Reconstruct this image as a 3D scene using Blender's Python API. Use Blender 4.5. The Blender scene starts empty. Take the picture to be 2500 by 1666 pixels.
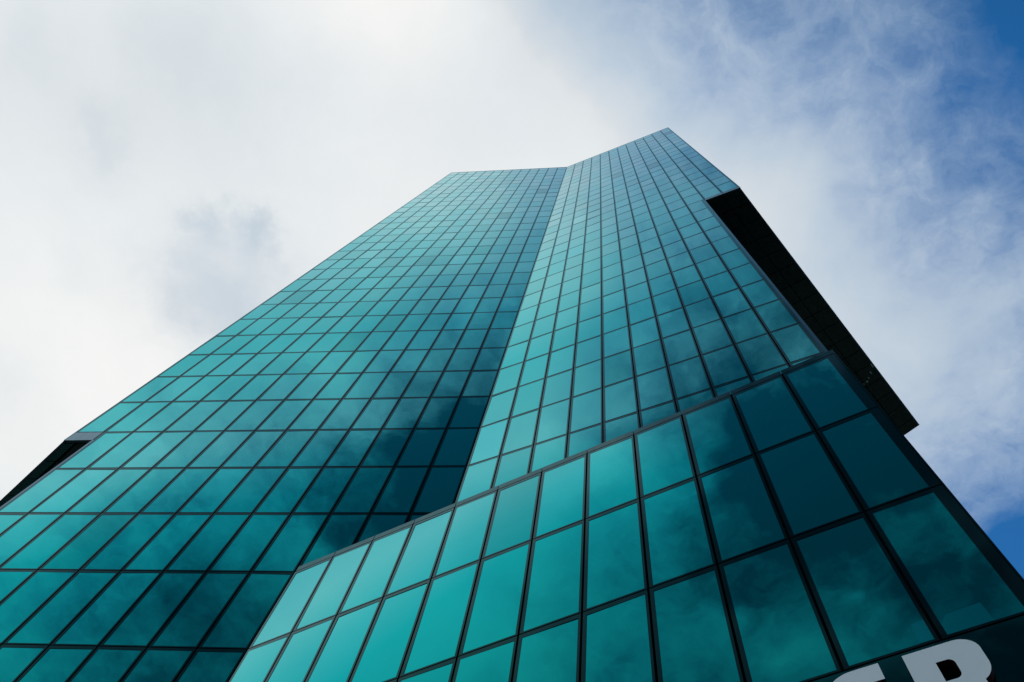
import bpy, bmesh, math, random
from mathutils import Vector, Matrix
from mathutils.geometry import tessellate_polygon
random.seed(7)
scene = bpy.context.scene
COL = scene.collection

# ------------------------------------------------------------------ camera
CAM_Z = 1.6
# rows of R: camera axes (right, down, forward) in world coordinates
R = ((0.9930618, 0.0588946, 0.1017824),
     (-0.0239241, 0.9486286, -0.3154861),
     (-0.1151341, 0.3108622, 0.9434558))
cam_d = bpy.data.cameras.new('camera')
cam = bpy.data.objects.new('camera', cam_d); COL.objects.link(cam)
m = Matrix(((R[0][0], -R[1][0], -R[2][0], 0), (R[0][1], -R[1][1], -R[2][1], 0), (R[0][2], -R[1][2], -R[2][2], CAM_Z), (0, 0, 0, 1)))
cam.matrix_world = m
cam_d.sensor_width = 36; cam_d.lens = 28.463
cam_d.clip_start = 0.1; cam_d.clip_end = 6000
scene.camera = cam

# ------------------------------------------------------------------ exposure
scene.view_settings.view_transform = 'Standard'
scene.view_settings.look = 'None'
scene.view_settings.exposure = 0.0
scene.view_settings.gamma = 1.0
scene.view_settings.use_curve_mapping = False
scene.cycles.max_bounces = 8
scene.cycles.glossy_bounces = 4

# ------------------------------------------------------------------ sky
SUN_EL, SUN_ROT = math.radians(42), math.radians(-72)
world = bpy.data.worlds.new('World'); scene.world = world
world.use_nodes = True
NT = world.node_tree; NT.nodes.clear()
def N(nt, typ, **kw):
    n = nt.nodes.new(typ)
    for k, v in kw.items(): setattr(n, k, v)
    return n
def put(nt, sock, val):
    if isinstance(val, bpy.types.NodeSocket): nt.links.new(val, sock)
    elif val is not None: sock.default_value = val
def M(nt, op, a, b=None, c=None, clamp=False):
    n = N(nt, 'ShaderNodeMath', operation=op, use_clamp=clamp)
    put(nt, n.inputs[0], a); put(nt, n.inputs[1], b)
    if c is not None: put(nt, n.inputs[2], c)
    return n.outputs[0]
def VM(nt, op, a, b=None, out=0):
    n = N(nt, 'ShaderNodeVectorMath', operation=op)
    put(nt, n.inputs[0], a)
    if b is not None: put(nt, n.inputs[3] if op == 'SCALE' else n.inputs[1], b)
    return n.outputs[out]
def noise(nt, vec, scale, detail=6, rough=.55, lac=2.0, dist=0.0, color=False):
    n = N(nt, 'ShaderNodeTexNoise'); n.noise_dimensions = '3D'
    put(nt, n.inputs['Vector'], vec)
    n.inputs['Scale'].default_value = scale; n.inputs['Detail'].default_value = detail
    n.inputs['Roughness'].default_value = rough; n.inputs['Lacunarity'].default_value = lac
    n.inputs['Distortion'].default_value = dist
    return n.outputs['Color' if color else 'Fac']
def maprange(nt, v, a, b, c, d, smooth=False):
    n = N(nt, 'ShaderNodeMapRange'); n.clamp = True
    if smooth: n.interpolation_type = 'SMOOTHSTEP'
    put(nt, n.inputs['Value'], v)
    for k, x in zip(('From Min', 'From Max', 'To Min', 'To Max'), (a, b, c, d)): put(nt, n.inputs[k], x)
    return n.outputs['Result']

# thickness of the cloud sheet over the plane (x/z, y/z) of the sky: sum of soft blobs + base
RBF=[ (-1.10,-0.95,0.143), (-1.10,-0.73,-0.096), (-1.10,-0.29,0.241), (-1.10,0.15,0.201), (-1.10,0.37,0.277), (-0.88,-0.95,-0.054), (-0.88,-0.73,0.142), (-0.88,-0.51,0.426), (-0.88,-0.29,0.282), (-0.88,-0.07,0.004), (-0.88,0.37,0.002), (-0.88,0.59,0.219), (-0.66,-0.95,-0.298), (-0.66,-0.73,-0.193), (-0.66,-0.51,-0.209), (-0.66,-0.29,0.178), (-0.66,-0.07,-0.076), (-0.66,0.15,0.334), (-0.66,0.37,0.084), (-0.66,0.59,0.146), (-0.44,-0.73,0.264), (-0.44,-0.51,-0.261), (-0.44,-0.29,0.548), (-0.44,-0.07,-0.202), (-0.44,0.15,-0.040), (-0.44,0.37,0.228), (-0.22,-0.95,-0.318), (-0.22,-0.73,0.129), (-0.22,-0.51,-0.472), (-0.22,-0.29,-0.062), (-0.22,-0.07,0.503), (-0.22,0.15,0.025), (-0.22,0.37,0.119), (-0.00,-0.73,-0.122), (-0.00,-0.51,0.031), (-0.00,-0.29,-0.125), (-0.00,-0.07,-0.130), (-0.00,0.15,0.112), (-0.00,0.37,0.193), (-0.00,0.59,0.071), (0.22,-0.51,-0.278), (0.22,-0.29,0.101), (0.22,-0.07,-0.171), (0.22,0.15,0.300), (0.22,0.37,-0.079), (0.22,0.59,0.001), (0.22,0.81,0.118), (0.44,-0.29,-0.055), (0.44,-0.07,-0.167), (0.44,0.15,-0.105), (0.44,0.37,0.120), (0.44,0.59,0.137), (0.44,0.81,-0.311), (0.66,0.15,-0.312), (0.66,0.37,0.273), (0.66,0.59,-0.531) ]
RBF_BASE, RBF_SIG = 0.40, 0.20
# small thin spots in the cloud sheet (x/z, y/z, radius, depth)
GAPS = [(-0.56, 0.235, .05, .15), (-0.47, 0.255, .06, .15), (-0.447, 0.150, .018, .20), (-0.45, .185, .02, .16), (-0.515, 0.165, .02, .16), (-.50, .30, .05, .12),
        (-0.63, 0.03, .03, .09), (-0.64, .08, .02, .06), (-0.51, -0.06, .06, .10), (-0.865, 0.36, .05, .07), (-0.2, 0.0, .08, .06), (-0.36, -.01, .05, .07), (-0.70, -.08, .05, .07), (-.70, .22, .03, .04)]
# cloud puffs reflected low in the glass
PUFFS = [(-0.36, -0.80, .05, .30), (-0.43, -0.74, .04, .24), (-0.50, -0.66, .04, .18), (-0.45, -0.62, .03, .16), (-0.30, -0.72, .04, .08), (-0.56, -0.74, .035, .14), (-0.60, -0.62, .04, .12),
         (-0.44, -0.50, .035, .16), (-.22, -.14, .075, .22), (.58, .69, .07, -.26), (.50, .54, .06, .06), (.54, .44, .06, .10), (.43, -.03, .05, .03), (.40, .06, .08, -.05), (.485, -.06, .04, -.18), (.33, .29, .1, .04), (-.19, -.43, .05, -.14), (-.30, -.92, .09, -.12), (-.28, -.58, .07, -.15), (-.03, -.41, .07, .14), (-.38, -.40, .06, .15), (-.02, -.21, .06, .14), (-.57, -.51, .08, .14), (-.95, -.84, .1, .12)]

geo = N(NT, 'ShaderNodeTexCoord').outputs['Generated']
sep = N(NT, 'ShaderNodeSeparateXYZ'); NT.links.new(geo, sep.inputs[0])
zc = M(NT, 'MAXIMUM', sep.outputs[2], 0.12)
comb = N(NT, 'ShaderNodeCombineXYZ')
NT.links.new(M(NT, 'DIVIDE', sep.outputs[0], zc), comb.inputs[0]); NT.links.new(M(NT, 'DIVIDE', sep.outputs[1], zc), comb.inputs[1])
st = comb.outputs[0]
sep2t = M(NT, 'DIVIDE', sep.outputs[1], zc)
wn = noise(NT, st, 3.2, 5, .55, color=True)
warp = VM(NT, 'SCALE', VM(NT, 'SUBTRACT', wn, (.5, .5, .5)), .22)
fl = N(NT, 'ShaderNodeVectorMath', operation='MULTIPLY'); put(NT, fl.inputs[0], VM(NT, 'ADD', st, warp)); fl.inputs[1].default_value = (1, 1, 0)
stw = fl.outputs[0]
wn2 = noise(NT, st, 9.0, 5, .6, color=True)
fl2 = N(NT, 'ShaderNodeVectorMath', operation='MULTIPLY'); put(NT, fl2.inputs[0], VM(NT, 'ADD', st, VM(NT, 'SCALE', VM(NT, 'SUBTRACT', wn2, (.5, .5, .5)), .10))); fl2.inputs[1].default_value = (1, 1, 0)
stw2 = fl2.outputs[0]
wn3 = noise(NT, st, 15.0, 6, .62, color=True)
fl3 = N(NT, 'ShaderNodeVectorMath', operation='MULTIPLY'); put(NT, fl3.inputs[0], VM(NT, 'ADD', st, VM(NT, 'SCALE', VM(NT, 'SUBTRACT', wn3, (.5, .5, .5)), .13))); fl3.inputs[1].default_value = (1, 1, 0)
stw3 = fl3.outputs[0]
def blob(vec, cx, cy, sig, amp):
    d = VM(NT, 'DISTANCE', vec, (cx, cy, 0), out=1)
    return M(NT, 'MULTIPLY', M(NT, 'POWER', math.e, M(NT, 'MULTIPLY', M(NT, 'MULTIPLY', d, d), -1 / (2 * sig * sig))), amp)
W = None
for cx, cy, a in RBF:
    b = blob(stw, cx, cy, RBF_SIG, a); W = b if W is None else M(NT, 'ADD', W, b)
W = M(NT, 'ADD', W, RBF_BASE)
shade = None
for cx, cy, s_, a in GAPS:
    b = blob(stw3, cx, cy, s_, a); shade = b if shade is None else M(NT, 'ADD', shade, b)
for cx, cy, s_, a in PUFFS: W = M(NT, 'ADD', W, blob(stw2, cx, cy, s_, a))
# fine structure: broad billows, thin mottled streaks where the sheet breaks up
n1 = noise(NT, stw, 5.0, 8, .56)
mid = maprange(NT, M(NT, 'ABSOLUTE', M(NT, 'SUBTRACT', W, .38)), .08, .5, 1.0, .28, True)
W = M(NT, 'ADD', W, M(NT, 'MULTIPLY', M(NT, 'MULTIPLY', M(NT, 'SUBTRACT', n1, .5), .46), mid))
n3 = noise(NT, stw2, 7.5, 7, .60)
far = maprange(NT, sep2t, -.50, -.22, 1.0, 0.0, True)
W = M(NT, 'ADD', W, M(NT, 'MULTIPLY', M(NT, 'MULTIPLY', M(NT, 'SUBTRACT', n3, .475), .95), far))
n2 = noise(NT, stw2, 19.0, 6, .62)
mid2 = maprange(NT, M(NT, 'ABSOLUTE', M(NT, 'SUBTRACT', W, .28)), .05, .36, 1.0, .06, True)
W = M(NT, 'ADD', W, M(NT, 'MULTIPLY', M(NT, 'MULTIPLY', M(NT, 'SUBTRACT', n2, .5), .58), mid2), clamp=True)
sky = N(NT, 'ShaderNodeTexSky', sky_type='NISHITA', sun_disc=False)
sky.sun_elevation = SUN_EL; sky.sun_rotation = SUN_ROT; sky.air_density = 1.0; sky.dust_density = 0.3; sky.ozone_density = 3.0
hs = N(NT, 'ShaderNodeHueSaturation'); hs.inputs['Saturation'].default_value = 1.34; hs.inputs['Value'].default_value = 1.12
NT.links.new(sky.outputs[0], hs.inputs['Color'])
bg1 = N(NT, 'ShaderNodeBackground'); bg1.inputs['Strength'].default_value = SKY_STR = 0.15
# clear sky darkened and tinted towards -y, mostly out of view, for darker glass reflections
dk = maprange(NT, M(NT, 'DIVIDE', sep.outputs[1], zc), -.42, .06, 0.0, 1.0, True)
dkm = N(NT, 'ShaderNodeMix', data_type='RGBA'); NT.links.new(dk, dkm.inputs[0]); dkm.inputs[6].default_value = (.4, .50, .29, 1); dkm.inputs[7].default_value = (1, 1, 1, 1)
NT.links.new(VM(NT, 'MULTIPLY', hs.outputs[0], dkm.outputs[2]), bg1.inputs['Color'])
ramp = N(NT, 'ShaderNodeValToRGB'); NT.links.new(W, ramp.inputs[0])
ramp.color_ramp.elements[0].position = 0; ramp.color_ramp.elements[0].color = (.50, .66, .80, 1)
ramp.color_ramp.elements[1].position = .97; ramp.color_ramp.elements[1].color = (.93, .93, .915, 1)
for p_, c_ in ((.35, (.56, .68, .80, 1)), (.6, (.65, .74, .80, 1)), (.74, (.735, .775, .80, 1)), (.85, (.82, .855, .87, 1))):
    e = ramp.color_ramp.elements.new(p_); e.color = c_
alpha = maprange(NT, W, 0.0, .76, 0.0, 1.0)
shade = M(NT, 'ADD', shade, M(NT, 'MULTIPLY', M(NT, 'SUBTRACT', n1, .44), .26))
cg = N(NT, 'ShaderNodeCombineXYZ')
for k_, f_ in enumerate((1.06, .84, .60)): NT.links.new(M(NT, 'SUBTRACT', 1.0, M(NT, 'MULTIPLY', shade, f_)), cg.inputs[k_])
greyed = cg.outputs[0]
bg2 = N(NT, 'ShaderNodeBackground'); NT.links.new(VM(NT, 'MULTIPLY', ramp.outputs[0], greyed), bg2.inputs['Color']); bg2.inputs['Strength'].default_value = 1.0
mx = N(NT, 'ShaderNodeMixShader')
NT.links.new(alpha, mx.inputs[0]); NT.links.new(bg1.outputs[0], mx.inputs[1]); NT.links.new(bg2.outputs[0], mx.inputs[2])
NT.links.new(mx.outputs[0], N(NT, 'ShaderNodeOutputWorld').inputs['Surface'])

# ------------------------------------------------------------------ sun behind the cloud
sd = bpy.data.lights.new('sun', 'SUN'); sd.energy = 0.8; sd.angle = math.radians(12); sd.color = (1, .95, .88)
so = bpy.data.objects.new('sun', sd); COL.objects.link(so)
sdir = Vector((math.sin(SUN_ROT) * math.cos(SUN_EL), math.cos(SUN_ROT) * math.cos(SUN_EL), math.sin(SUN_EL)))
so.rotation_euler = sdir.to_track_quat('Z', 'Y').to_euler(); so.location = (-60, 20, 160)

# ------------------------------------------------------------------ materials
def new_mat(name):
    mt = bpy.data.materials.new(name); mt.use_nodes = True; mt.node_tree.nodes.clear(); return mt, mt.node_tree
def coated(name, stops, rough, body, wobble=0.0, tone=False, streak=0.0):
    """coated reflective facade material: reflectance (colour) by angle of incidence, over a dark body"""
    mt, nt = new_mat(name)
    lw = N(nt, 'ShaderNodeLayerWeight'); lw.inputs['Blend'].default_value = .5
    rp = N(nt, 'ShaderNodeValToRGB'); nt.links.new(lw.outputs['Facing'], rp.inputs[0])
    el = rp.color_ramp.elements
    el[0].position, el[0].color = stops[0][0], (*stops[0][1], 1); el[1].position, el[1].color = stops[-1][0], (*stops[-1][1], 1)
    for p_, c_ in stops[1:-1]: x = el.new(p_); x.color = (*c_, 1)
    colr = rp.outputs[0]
    co = N(nt, 'ShaderNodeTexCoord').outputs['Object']
    if tone:
        at = N(nt, 'ShaderNodeAttribute', attribute_name='tone')
        colr = VM(nt, 'MULTIPLY', colr, at.outputs['Color'])
    if streak:
        mp = N(nt, 'ShaderNodeMapping'); nt.links.new(co, mp.inputs[0]); mp.inputs['Scale'].default_value = (2.2, 2.2, .22)
        k = maprange(nt, noise(nt, mp.outputs[0], 1.6, 5, .6), .3, .75, 1 - streak, 1.0)
        colr = VM(nt, 'SCALE', colr, k)
    gl = N(nt, 'ShaderNodeBsdfGlossy'); nt.links.new(colr, gl.inputs['Color']); gl.inputs['Roughness'].default_value = rough
    if wobble:
        bp = N(nt, 'ShaderNodeBump'); bp.inputs['Strength'].default_value = 1.0; bp.inputs['Distance'].default_value = wobble
        nt.links.new(noise(nt, co, .9, 2, .4), bp.inputs['Height']); nt.links.new(bp.outputs[0], gl.inputs['Normal'])
    df = N(nt, 'ShaderNodeBsdfDiffuse'); df.inputs['Color'].default_value = (*body, 1)
    ad = N(nt, 'ShaderNodeAddShader'); nt.links.new(gl.outputs[0], ad.inputs[0]); nt.links.new(df.outputs[0], ad.inputs[1])
    nt.links.new(ad.outputs[0], N(nt, 'ShaderNodeOutputMaterial').inputs['Surface'])
    return mt
def plain(name, col, rough=.6, spec=.3, metal=0.0, var=.12, scale=3.0):
    mt, nt = new_mat(name)
    bs = N(nt, 'ShaderNodeBsdfPrincipled')
    co = N(nt, 'ShaderNodeTexCoord').outputs['Object']
    k = maprange(nt, noise(nt, co, scale, 6, .6), .3, .7, 1 - var, 1 + var)
    nt.links.new(VM(nt, 'SCALE', col, k), bs.inputs['Base Color'])
    bs.inputs['Roughness'].default_value = rough; bs.inputs['Metallic'].default_value = metal
    bs.inputs['Specular IOR Level'].default_value = spec
    nt.links.new(bs.outputs[0], N(nt, 'ShaderNodeOutputMaterial').inputs['Surface'])
    return mt
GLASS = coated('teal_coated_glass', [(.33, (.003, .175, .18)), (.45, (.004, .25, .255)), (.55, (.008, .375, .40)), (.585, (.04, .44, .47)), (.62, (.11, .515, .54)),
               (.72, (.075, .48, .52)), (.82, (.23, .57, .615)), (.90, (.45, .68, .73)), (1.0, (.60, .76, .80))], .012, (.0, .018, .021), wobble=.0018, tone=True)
FRAME = coated('dark_teal_frame', [(.33, (.006, .022, .025)), (.5, (.014, .05, .055)), (.62, (.085, .155, .17)), (.70, (.08, .17, .19)), (.80, (.12, .28, .315)), (.9, (.25, .47, .53)), (1.0, (.6, .74, .78))], .05, (.002, .004, .005), streak=.15)
FASCIA = coated('grey_metal_fascia', [(.3, (.05, .09, .11)), (.62, (.17, .26, .32)), (.9, (.42, .52, .57)), (1.0, (.7, .76, .78))], .2, (.015, .02, .024), streak=.2)
EDGE = coated('blue_grey_corner_trim', [(.3, (.02, .05, .07)), (.55, (.07, .13, .18)), (.65, (.17, .25, .33)), (.8, (.15, .33, .40)), (.9, (.35, .5, .57)), (1.0, (.7, .76, .78))], .12, (.006, .012, .016), streak=.2)
BLACK = plain('black_gasket', (.0035, .004, .0045), .7, .15)
SOFF = coated('dark_soffit_panel', [(0.0, (.04, .07, .06)), (.5, (.06, .1, .09)), (.9, (.3, .34, .34)), (1, (.8, .8, .8))], .06, (.004, .008, .007), streak=.5)
SOFF2 = coated('green_soffit_panel', [(0.0, (.02, .05, .045)), (.5, (.03, .07, .06)), (.9, (.3, .34, .34)), (1, (.8, .8, .8))], .08, (.026, .08, .072), streak=.3)
ROOF = plain('roof_membrane', (.18, .18, .175), .9)
CAP = plain('metal_capping', (.42, .45, .47), .4, .5, .6)
LETTER = plain('white_letter_face', (.88, .92, .98), .2, .9, 0, .03, 1.5)
LSIDE = plain('maroon_letter_side', (.045, .006, .014), .5, .3)
PAVE = plain('paving', (.085, .085, .08), .9, .2, 0, .25, .8)
SIGNP = coated('dark_sign_band', [(.3, (.004, .055, .058)), (.5, (.008, .07, .075)), (.65, (.03, .1, .11)), (.9, (.3, .4, .42)), (1, (.7, .75, .75))], .03, (.001, .003, .0035), streak=.2)
PATCH = coated('pale_pane_patch', [(.3, (.006, .21, .23)), (.5, (.01, .30, .32)), (.7, (.1, .5, .55)), (1, (.6, .76, .8))], .12, (.0, .04, .045))  # paler tint for patches on two panes
REFL_SPOT = plain('pale_reflection_spot', (.5, .52, .48), .35, .5)  # pale colour standing in for reflections in the soffit

# ------------------------------------------------------------------ object helpers
def link_mesh(name, verts, faces, mats, fm=None, parent=None, tones=None, smooth=False):
    me = bpy.data.meshes.new(name); me.from_pydata([tuple(v) for v in verts], [], faces)
    for mt in mats: me.materials.append(mt)
    if fm: me.polygons.foreach_set('material_index', fm)
    if tones:
        at = me.attributes.new('tone', 'FLOAT_COLOR', 'FACE')
        at.data.foreach_set('color', [x for t in tones for x in (t[0], t[1], t[2], 1.0)])
    me.update()
    o = bpy.data.objects.new(name, me); COL.objects.link(o)
    if parent: o.parent = parent
    return o
class Geo:
    def __init__(s): s.v = []; s.f = []; s.m = []; s.t = []
    def quad(s, a, b, c, d, mi=0, t=(1, 1, 1)):
        n = len(s.v); s.v += [a, b, c, d]; s.f.append((n, n + 1, n + 2, n + 3)); s.m.append(mi); s.t.append(t)
    def poly(s, pts, mi=0):
        n = len(s.v); s.v += list(pts); s.f.append(tuple(range(n, n + len(pts)))); s.m.append(mi); s.t.append((1, 1, 1))
    def box(s, P, u0, u1, v0, v1, d0, d1, mi=0):
        """box in a facade's frame P(u, v, d)"""
        c = [P(u, v, d) for d in (d0, d1) for v in (v0, v1) for u in (u0, u1)]
        for q in ((4, 5, 7, 6), (0, 2, 3, 1), (0, 1, 5, 4), (2, 6, 7, 3), (0, 4, 6, 2), (1, 3, 7, 5)): s.quad(*[c[i] for i in q], mi)
    def add(s, o):
        n = len(s.v); s.v += o.v; s.f += [tuple(i + n for i in f) for f in o.f]; s.m += o.m; s.t += o.t
    def link(s, name, mats, parent=None, tone=False):
        return link_mesh(name, s.v, s.f, mats, s.m, parent, s.t if tone else None)
def top(name, label, cat, loc):
    o = bpy.data.objects.new(name, None); COL.objects.link(o); o.location = loc; o.empty_display_size = 1
    o['label'] = label; o['category'] = cat
    return o

# ------------------------------------------------------------------ plan of the tower
H = 3.7067                               # storey height
Z0 = 29.1024 + CAM_Z                     # height of floor line 0
def zr(r): return Z0 + H * r
GROUND_R = -Z0 / H
class Face:
    """a vertical facade: origin, direction along it, column width, outward normal"""
    def __init__(s, o, a, w, flip=False):
        s.o = Vector((o[0], o[1])); s.t = Vector((math.cos(a), math.sin(a))); s.w = w
        s.n = Vector((s.t.y, -s.t.x)) * (-1 if flip else 1)
    def P(s, u, z, d):                   # u in metres along, z in metres up, d metres out
        q = s.o + s.t * u + s.n * d
        return Vector((q.x, q.y, z))
L = Face((-5.70195, 14.85104), math.pi, 1.5, True)
RF = Face((-5.70195, 14.85104), -0.321958, 1.451443)
PF = Face((-10.19825, 14.85104), -0.410310, 1.490572)
LEDGE, REDGE, TOP = 12.94, 11.94, 28.935
LCUT, RCUT = 0.765, 9.83                 # undersides of the two overhangs (floor lines)
pl = lambda f, i: f.o + f.t * (i * f.w)
A_R, B_R = pl(RF, 10), pl(RF, REDGE)
DR = Vector((0.598, 0.8015)).normalized()
C_R = B_R + DR * 25.6
Din = Vector((0.594, 0.8045)).normalized()
PC = pl(PF, 12)
A_L, B_L = pl(L, 12), pl(L, LEDGE)
DL = Vector((-0.794, 0.608)).normalized()
C_L = B_L + DL * 25
RS = Face(PC, math.atan2(Din.y, Din.x), 1.5)                 # lower right side wall
RSU = Face(B_R, math.atan2(DR.y, DR.x), 1.5)                 # upper right side wall
LS = Face(A_L, math.atan2(DL.y, DL.x), 1.5, True)            # lower left side wall
LSU = Face(B_L, math.atan2(DL.y, DL.x), 1.5, True)           # upper left side wall

base = Vector((2.0, 20.0, 0.0))
tower = top('office_tower', 'tall teal glass office tower with angled facades and a lower glass block in front', 'skyscraper', base)
def loc(v): return v - base

# ------------------------------------------------------------------ windows
GX, GAP, REC, TH = .026, .018, .006, .12       # half joint (vertical, horizontal), recess, depth
B_LEFT, B_RIGHT, B_BOT, B_TOP = .085, .055, .045, .125   # dark borders of a unit as seen from the street
def window_geo(f, u0, u1, z0, z1, bl=None, br=None, bb=None, bt=None):
    """one glazing unit: border frame (Geo), recessed pane (Geo); small random tilt of the pane"""
    dl, dr = (B_RIGHT, B_LEFT) if f in (L, LS, LSU) else (B_LEFT, B_RIGHT)
    bl = dl if bl is None else bl; br = dr if br is None else br; bb = B_BOT if bb is None else bb; bt = B_TOP if bt is None else bt
    P = lambda u, z, d: loc(f.P(u, z, d))
    a, b, c, d = u0 + GX, u1 - GX, z0 + GAP, z1 - GAP
    i, j, k, l = a + bl, b - br, c + bb, d - bt
    fr = Geo(); gl = Geo()
    o = [P(a, c, 0), P(b, c, 0), P(b, d, 0), P(a, d, 0)]
    q = [P(i, k, 0), P(j, k, 0), P(j, l, 0), P(i, l, 0)]
    g = [P(i, k, -REC), P(j, k, -REC), P(j, l, -REC), P(i, l, -REC)]
    back = [P(a, c, -TH), P(b, c, -TH), P(b, d, -TH), P(a, d, -TH)]
    for x in range(4):
        y = (x + 1) % 4
        fr.quad(o[x], o[y], q[y], q[x], 0)
        fr.quad(q[x], q[y], g[y], g[x], 0)
        fr.quad(back[x], back[y], o[y], o[x], 1)
    tu, tv = random.gauss(0, .0030), random.gauss(0, .0022)
    hu, hv = (j - i) / 2, (l - k) / 2
    tt = random.gauss(1, .022)
    if random.random() < .03: tt *= random.choice((.82, .88, 1.1))
    tone = (tt * random.uniform(.9, 1.08), tt, tt * random.uniform(.985, 1.01))
    gg = [P(i, k, -REC + .001 - tu * hu - tv * hv), P(j, k, -REC + .001 + tu * hu - tv * hv), P(j, l, -REC + .001 + tu * hu + tv * hv), P(i, l, -REC + .001 - tu * hu + tv * hv)]
    gl.quad(*gg, 0, tone)
    return fr, gl
def pix(v):
    w = v + base - Vector((0, 0, CAM_Z))
    x, y, z = (sum(R[k][n] * w[n] for n in range(3)) for k in range(3))
    if z < .2: return None
    return 1250 + 1976.56 * x / z, 833 + 1976.56 * y / z
def seen_area(g):
    pts = [pix(v) for v in g.v]
    if any(p is None for p in pts): return 0
    cx = sum(p[0] for p in pts) / 4; cy = sum(p[1] for p in pts) / 4
    pts = [(min(max(x, 0), 2500), min(max(y, 0), 1666)) for x, y in pts]
    return abs(sum(pts[k][0] * pts[(k + 1) % 4][1] - pts[(k + 1) % 4][0] * pts[k][1] for k in range(4))) / 2
units = []
def grid(f, i0, i1, rows, vis=True, first=None, last=None, edge_hi=None, width=None):
    """windows over columns i0..i1 (column widths) and the given list of (row, row) pairs"""
    n = math.ceil(i1 - i0 - 1e-6)
    for r0, r1 in rows:
        for k in range(n):
            u0 = (i0 + k) * f.w; u1 = min(i0 + k + 1, i1) * f.w
            bl = first if (k == 0 and first) else None
            br = last if (k == n - 1 and last) else None
            fr, gl = window_geo(f, u0, u1, zr(r0), zr(r1), bl, br)
            units.append((seen_area(gl) if vis else 0, fr, gl))
up = lambda a, b: [(r, r + 1) for r in range(a, b)]
low = [(GROUND_R + .12, -7.1), (-7.1, -6)]
# left facade: columns count leftwards from the inner corner
grid(L, 0, 12, up(1, 28) + [(28, TOP - .09)])
grid(L, 12, LEDGE, up(1, 28) + [(28, TOP - .09)], last=.10)
grid(L, 0, 12, up(-2, 1), last=.17)
grid(L, 3, 12, up(-6, -2) + low, last=.17)
# right facade
grid(RF, 0, 10, up(-2, 10), last=.235)
grid(RF, 0, REDGE, up(10, 28) + [(28, TOP - .09)], last=.10)
# front block
grid(PF, 0, 12, up(-5, -2), last=.215)
grid(PF, 0, 12, low, last=.20)
# side walls (turned away from the street)
grid(RS, 0, 19, up(-6, -2) + low, vis=False)
grid(RS, 2.2, 19, up(-2, 9) + [(9, RCUT)], vis=False)
grid(RSU, 0, 17, up(10, 28) + [(28, TOP - .09)], vis=False)
grid(LS, 0, 16, up(-6, 0) + [(0, LCUT)] + low, vis=False)
grid(LSU, 0, 16, up(1, 28) + [(28, TOP - .09)], vis=False)
units.sort(key=lambda t: -t[0])
for a, fr, gl in units[:100]:
    w_ = fr.link('window', [FRAME, BLACK], tower)
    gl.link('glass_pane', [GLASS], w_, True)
rest_ = Geo()
for a, fr, gl in units[100:]:
    rest_.add(fr); gl.m = [2] * len(gl.m); rest_.add(gl)
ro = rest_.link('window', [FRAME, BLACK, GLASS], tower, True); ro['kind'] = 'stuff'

# ------------------------------------------------------------------ core wall behind the glazing, roofs
g = Geo()
def wallq(f, i0, i1, r0, r1, d=-.17):
    g.quad(loc(f.P(i0 * f.w, zr(r0), d)), loc(f.P(i1 * f.w, zr(r0), d)), loc(f.P(i1 * f.w, zr(r1), d)), loc(f.P(i0 * f.w, zr(r1), d)))
wallq(L, -.02, 12, GROUND_R, TOP - .02); wallq(L, 12, LEDGE - .06, LCUT + .02, TOP - .02)
wallq(RF, -.02, 9.93, -2.2, RCUT + .1); wallq(RF, -.02, REDGE - .1, RCUT + .02, TOP - .02)
wallq(PF, -.02, 11.9, GROUND_R, -1.93)
wallq(RS, .1, 19, GROUND_R, -1.95); wallq(RS, 2.3, 19, -1.95, RCUT + .02); wallq(RSU, .1, 17, RCUT + .02, TOP - .02)
wallq(LS, .1, 16.6, GROUND_R, LCUT + .02); wallq(LSU, .1, 16.6, LCUT + .02, TOP - .02)
BK = [C_R, C_R + Vector((-15, 12.5)), C_L + Vector((14, 14)), C_L]
for p, q in zip(BK, BK[1:]):
    g.quad(*[loc(Vector((x.x, x.y, z))) for x, z in ((p, zr(RCUT)), (q, zr(RCUT)), (q, zr(TOP)), (p, zr(TOP)))])
BL = [A_R + Din * 26.6, BK[1], BK[2], A_L + DL * 24.9]
for p, q in zip(BL, BL[1:]):
    g.quad(*[loc(Vector((x.x, x.y, z))) for x, z in ((p, 0), (q, 0), (q, zr(RCUT)), (p, zr(RCUT)))])
g.link('wall', [BLACK], tower)
rf = Geo()
V = pl(L, 0)
rf.poly([loc(Vector((p.x, p.y, zr(TOP) - .5))) for p in (B_L + Vector((.3, .2)), V + Vector((0, .3)), B_R + Vector((0, .4)), C_R, BK[1], BK[2], C_L)])
rf.link('roof', [ROOF], tower)
rp = Geo()
rp.poly([loc(Vector((p.x, p.y, zr(-1.97)))) for p in (pl(PF, .1), PC + Vector((-.15, .1)), A_R + Vector((0, .25)), V + Vector((.02, .2)), pl(L, 2.9) + Vector((0, .1)))])
rp.link('roof', [ROOF], tower)

# capping of the front block: one piece per column, black joints between them
cp = Geo()
for k in range(12):
    cp.box(lambda u, v, d: loc(PF.P(u, v, d)), k * PF.w + .012 + (.03 if k == 0 else 0), (k + 1) * PF.w - .012, zr(-2) + GAP, zr(-2) + .275, -.30, 0.0)
cp.link('coping', [FRAME], tower)
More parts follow.
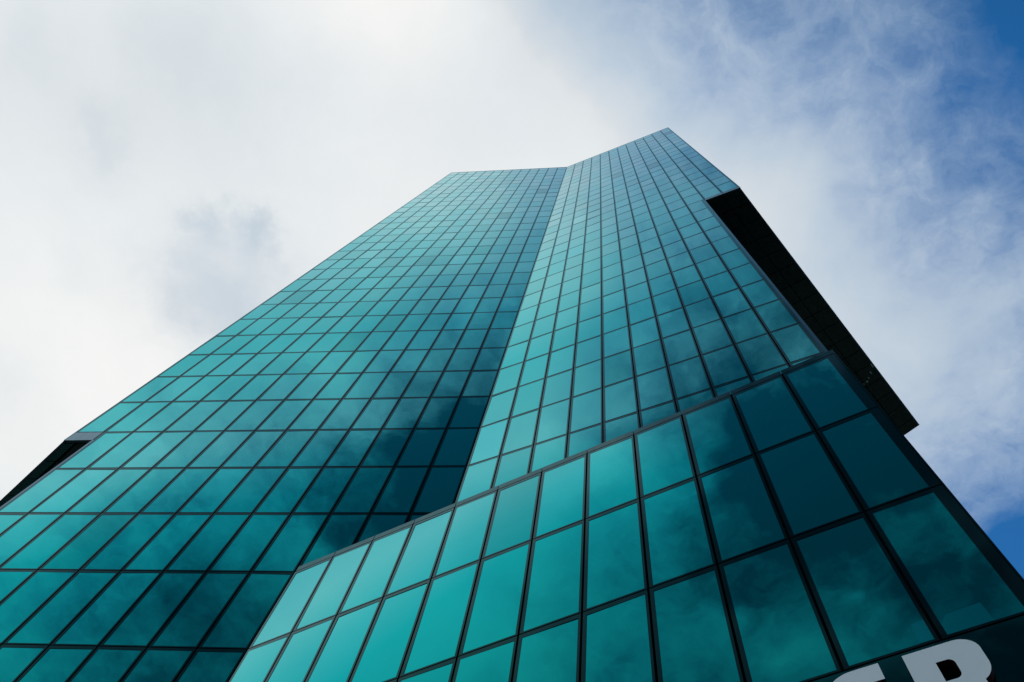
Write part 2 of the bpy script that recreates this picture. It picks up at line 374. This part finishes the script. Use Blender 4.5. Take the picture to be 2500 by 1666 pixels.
# slim metal capping on the roof edge and thin trims on the outer corners
rc = Geo()
for f, a, b in ((L, 0, LEDGE), (RF, 0, REDGE)):
    n = math.ceil(b - 1e-6)
    for k in range(n):
        rc.box(lambda u, v, d: loc(f.P(u, v, d)), k * f.w + .012, min(k + 1, b) * f.w - .012, zr(TOP - .085), zr(TOP), -.4, .006)
rc.link('roof_edge', [FASCIA], tower)
ct = Geo()
ct.box(lambda u, v, d: loc(L.P(u, v, d)), LEDGE * L.w - .012, LEDGE * L.w + .03, zr(LCUT), zr(TOP), -.12, .006)
ct.link('corner_trim', [FASCIA], tower)
ct = Geo()
ct.box(lambda u, v, d: loc(RF.P(u, v, d)), REDGE * RF.w - .012, REDGE * RF.w + .03, zr(RCUT), zr(TOP), -.12, .006)
ct.link('corner_trim', [FASCIA], tower)
for f, i, r0, r1 in ((RF, 10, -1.9, RCUT), (L, 12, GROUND_R, LCUT), (PF, 12, GROUND_R, -2 + .275 / H)):
    ct = Geo(); ct.box(lambda u, v, d: loc(f.P(u, v, d)), i * f.w - (.012 if f is PF else .10), i * f.w + .014, zr(r0), zr(r1), -.12, .004)
    ct.link('corner_trim', [FRAME if f is PF else EDGE], tower)
# fascias that close the lower edge of both overhangs
fa = Geo(); fa.box(lambda u, v, d: loc(L.P(u, v, d)), 12 * L.w + .02, LEDGE * L.w - .014, zr(LCUT), zr(1) - GAP, -.12, .0)
fa.link('fascia', [FASCIA], tower)
fa = Geo()
for k in range(2):
    fa.box(lambda u, v, d: loc(RF.P(u, v, d)), (10 + k) * RF.w + .02, min(11 + k, REDGE) * RF.w - .014, zr(RCUT), zr(10) - GAP, -.12, .0)
fa.link('fascia', [FASCIA], tower)
fa = Geo(); fa.box(lambda u, v, d: loc(RSU.P(u, v, d)), .0, 25.4, zr(RCUT), zr(10) - GAP, -.12, .0); fa.link('fascia', [FASCIA], tower)
fa = Geo(); fa.box(lambda u, v, d: loc(LSU.P(u, v, d)), .0, 24.8, zr(LCUT), zr(1) - GAP, -.12, .0); fa.link('fascia', [FASCIA], tower)

# ------------------------------------------------------------------ soffits of the overhangs
def soffit(a0, a1, b0, b1, z, first, step, splits, mats):
    """panels between inner edge a0-a1 and outer edge b0-b1"""
    back = Geo(); back.poly([loc(Vector((p.x, p.y, z + .06))) for p in (a0, b0, b1, a1)])
    s = back.link('soffit', [BLACK], tower)
    ln = (b1 - b0).length
    cuts = [0.0] + [first + step * k for k in range(int((ln - first) / step) + 1)] + [ln]
    gs = [Geo() for _ in mats]
    for c0, c1 in zip(cuts, cuts[1:]):
        for (w0, w1, mi) in splits:
            def pt(c, w):
                t = c / ln; p = (a0 + (a1 - a0) * t).lerp(b0 + (b1 - b0) * t, w)
                return loc(Vector((p.x, p.y, z + random.gauss(0, .0015))))
            e_ = .028
            gs[mi].quad(pt(c0 + e_, w0), pt(c0 + e_, w1), pt(c1 - e_, w1), pt(c1 - e_, w0))
    for gq, mt in zip(gs, mats): gq.link('soffit_panel', [mt], s)
    return s
aR1 = A_R + Din * 26.65
soffit(A_R, aR1, B_R, C_R, zr(RCUT) + .01, 1.5, 1.55, ((.01, .44, 0), (.46, .985, 0)), [SOFF])
aL1 = A_L + DL * 25
s_l = soffit(A_L, aL1, B_L, C_L, zr(LCUT) + .01, .28, 1.5, ((.0, .40, 0), (.52, .985, 1)), [SOFF, SOFF2])
# reflections in the right soffit, built as small pale boxes
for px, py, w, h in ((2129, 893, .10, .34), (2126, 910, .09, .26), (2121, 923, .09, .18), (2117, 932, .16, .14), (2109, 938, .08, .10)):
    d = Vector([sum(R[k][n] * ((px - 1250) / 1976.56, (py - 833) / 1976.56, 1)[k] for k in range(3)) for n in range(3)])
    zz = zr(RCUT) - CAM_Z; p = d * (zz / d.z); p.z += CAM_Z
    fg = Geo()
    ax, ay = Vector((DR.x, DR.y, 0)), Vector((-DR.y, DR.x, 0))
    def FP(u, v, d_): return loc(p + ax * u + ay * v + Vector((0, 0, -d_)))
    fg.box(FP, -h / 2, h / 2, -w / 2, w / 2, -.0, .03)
    fg.link('soffit_reflection', [REFL_SPOT], tower)

# ------------------------------------------------------------------ sign band and pale patches on two lower panes
sb = Geo()
for a, b in ((0, 4), (4, 8), (8, 12)):
    sb.box(lambda u, v, d: loc(PF.P(u, v, d)), a * PF.w + .01, b * PF.w - .01, zr(-6) + .01, zr(-5) - GAP, -.12, 0.0)
sb.link('sign_band', [SIGNP], tower)
for pts in (((11.076, -4.915), (11.165, -4.871), (11.517, -4.866), (11.532, -4.982), (11.076, -4.982)), ((10.813, -4.868), (10.944, -4.862), (10.944, -4.982), (10.800, -4.982))):
    fg = Geo(); k = 1.0062
    fg.poly([loc(PF.P(i * PF.w, zr(r), -REC + .008)) for i, r in pts])
    fg.link('pane_patch', [PATCH], tower)

# ------------------------------------------------------------------ sign letters
OFF, DEP = .17, .14
def face_pt(i, r, d):
    """point seen at (i, r) of the wall plane, brought forward to the plane d in front of it"""
    k = (9.553 - d) / 9.553
    p = PF.P(i * PF.w, zr(r), 0); c = Vector((0, 0, CAM_Z))
    return c + (p - c) * k
sign = top('building_sign', 'big pale raised letters on the dark band of the front glass block', 'sign', face_pt(10.4, -5.5, 0))
sloc = lambda v: v - sign.location
def arc(cx, cy, rx, ry, a0, a1, n=12):
    return [(cx + rx * math.cos(math.radians(a0 + (a1 - a0) * k / n)), cy + ry * math.sin(math.radians(a0 + (a1 - a0) * k / n))) for k in range(n + 1)]
def letter(outer, holes):
    nrm = Vector((PF.n.x, PF.n.y, 0))
    f3 = lambda p: sloc(face_pt(p[0], p[1], OFF))
    loops = [[f3(p) for p in lp] for lp in [outer] + holes]
    side = Geo()
    for lp in loops:
        for k in range(len(lp)):
            a, b = lp[k], lp[(k + 1) % len(lp)]
            side.quad(a, b, b - nrm * DEP, a - nrm * DEP)
    allp = [p for lp in loops for p in lp]
    tris = tessellate_polygon([[p for p in lp] for lp in loops])
    lo = side.link('letter', [LSIDE], sign)
    fo = link_mesh('letter_face', [p + nrm * .002 for p in allp], [tuple(t) for t in tris], [LETTER], None, lo)
T_, B_, MID = -5.018, -5.486, -5.252
cr = .2                                                   # corner radius along (columns), .068 rows
b_out = [(10.583, T_)] + arc(11.07, T_ - .075, .205, .075, 90, 0) + arc(11.09, -5.165, .185, .087, 0, -68) + arc(11.10, -5.338, .2, .074, 72, 0) + arc(11.10, -5.405, .2, .081, 0, -90) + [(10.583, B_)]
b_h1 = [(10.840, -5.103)] + arc(10.945, -5.133, .06, .030, 90, 0, 8) + arc(10.945, -5.178, .06, .027, 0, -90, 8) + [(10.840, -5.205)]
b_h2 = [(10.840, -5.300)] + arc(10.945, -5.330, .06, .030, 90, 0, 8) + arc(10.945, -5.375, .06, .027, 0, -90, 8) + [(10.840, -5.402)]
letter(b_out, [b_h1, b_h2])
e_out = ([(10.345, T_ + .003), (10.346, -5.104)] + arc(10.08, -5.16, .14, .056, 90, 180, 8) + [(9.94, -5.212), (10.30, -5.212), (10.30, -5.292), (9.94, -5.292)]
         + arc(10.08, -5.344, .14, .056, 180, 270, 8) + [(10.346, -5.402), (10.346, B_)] + arc(10.06, -5.30, .38, .186, 270, 180) + arc(10.06, -5.2, .38, .185, 180, 90))
letter(e_out, [])

# ------------------------------------------------------------------ ground
gr = link_mesh('ground', [(-3000, -3000, -.02), (3000, -3000, -.02), (3000, 3000, -.02), (-3000, 3000, -.02)], [(0, 1, 2, 3)], [PAVE]); gr['kind'] = 'structure'
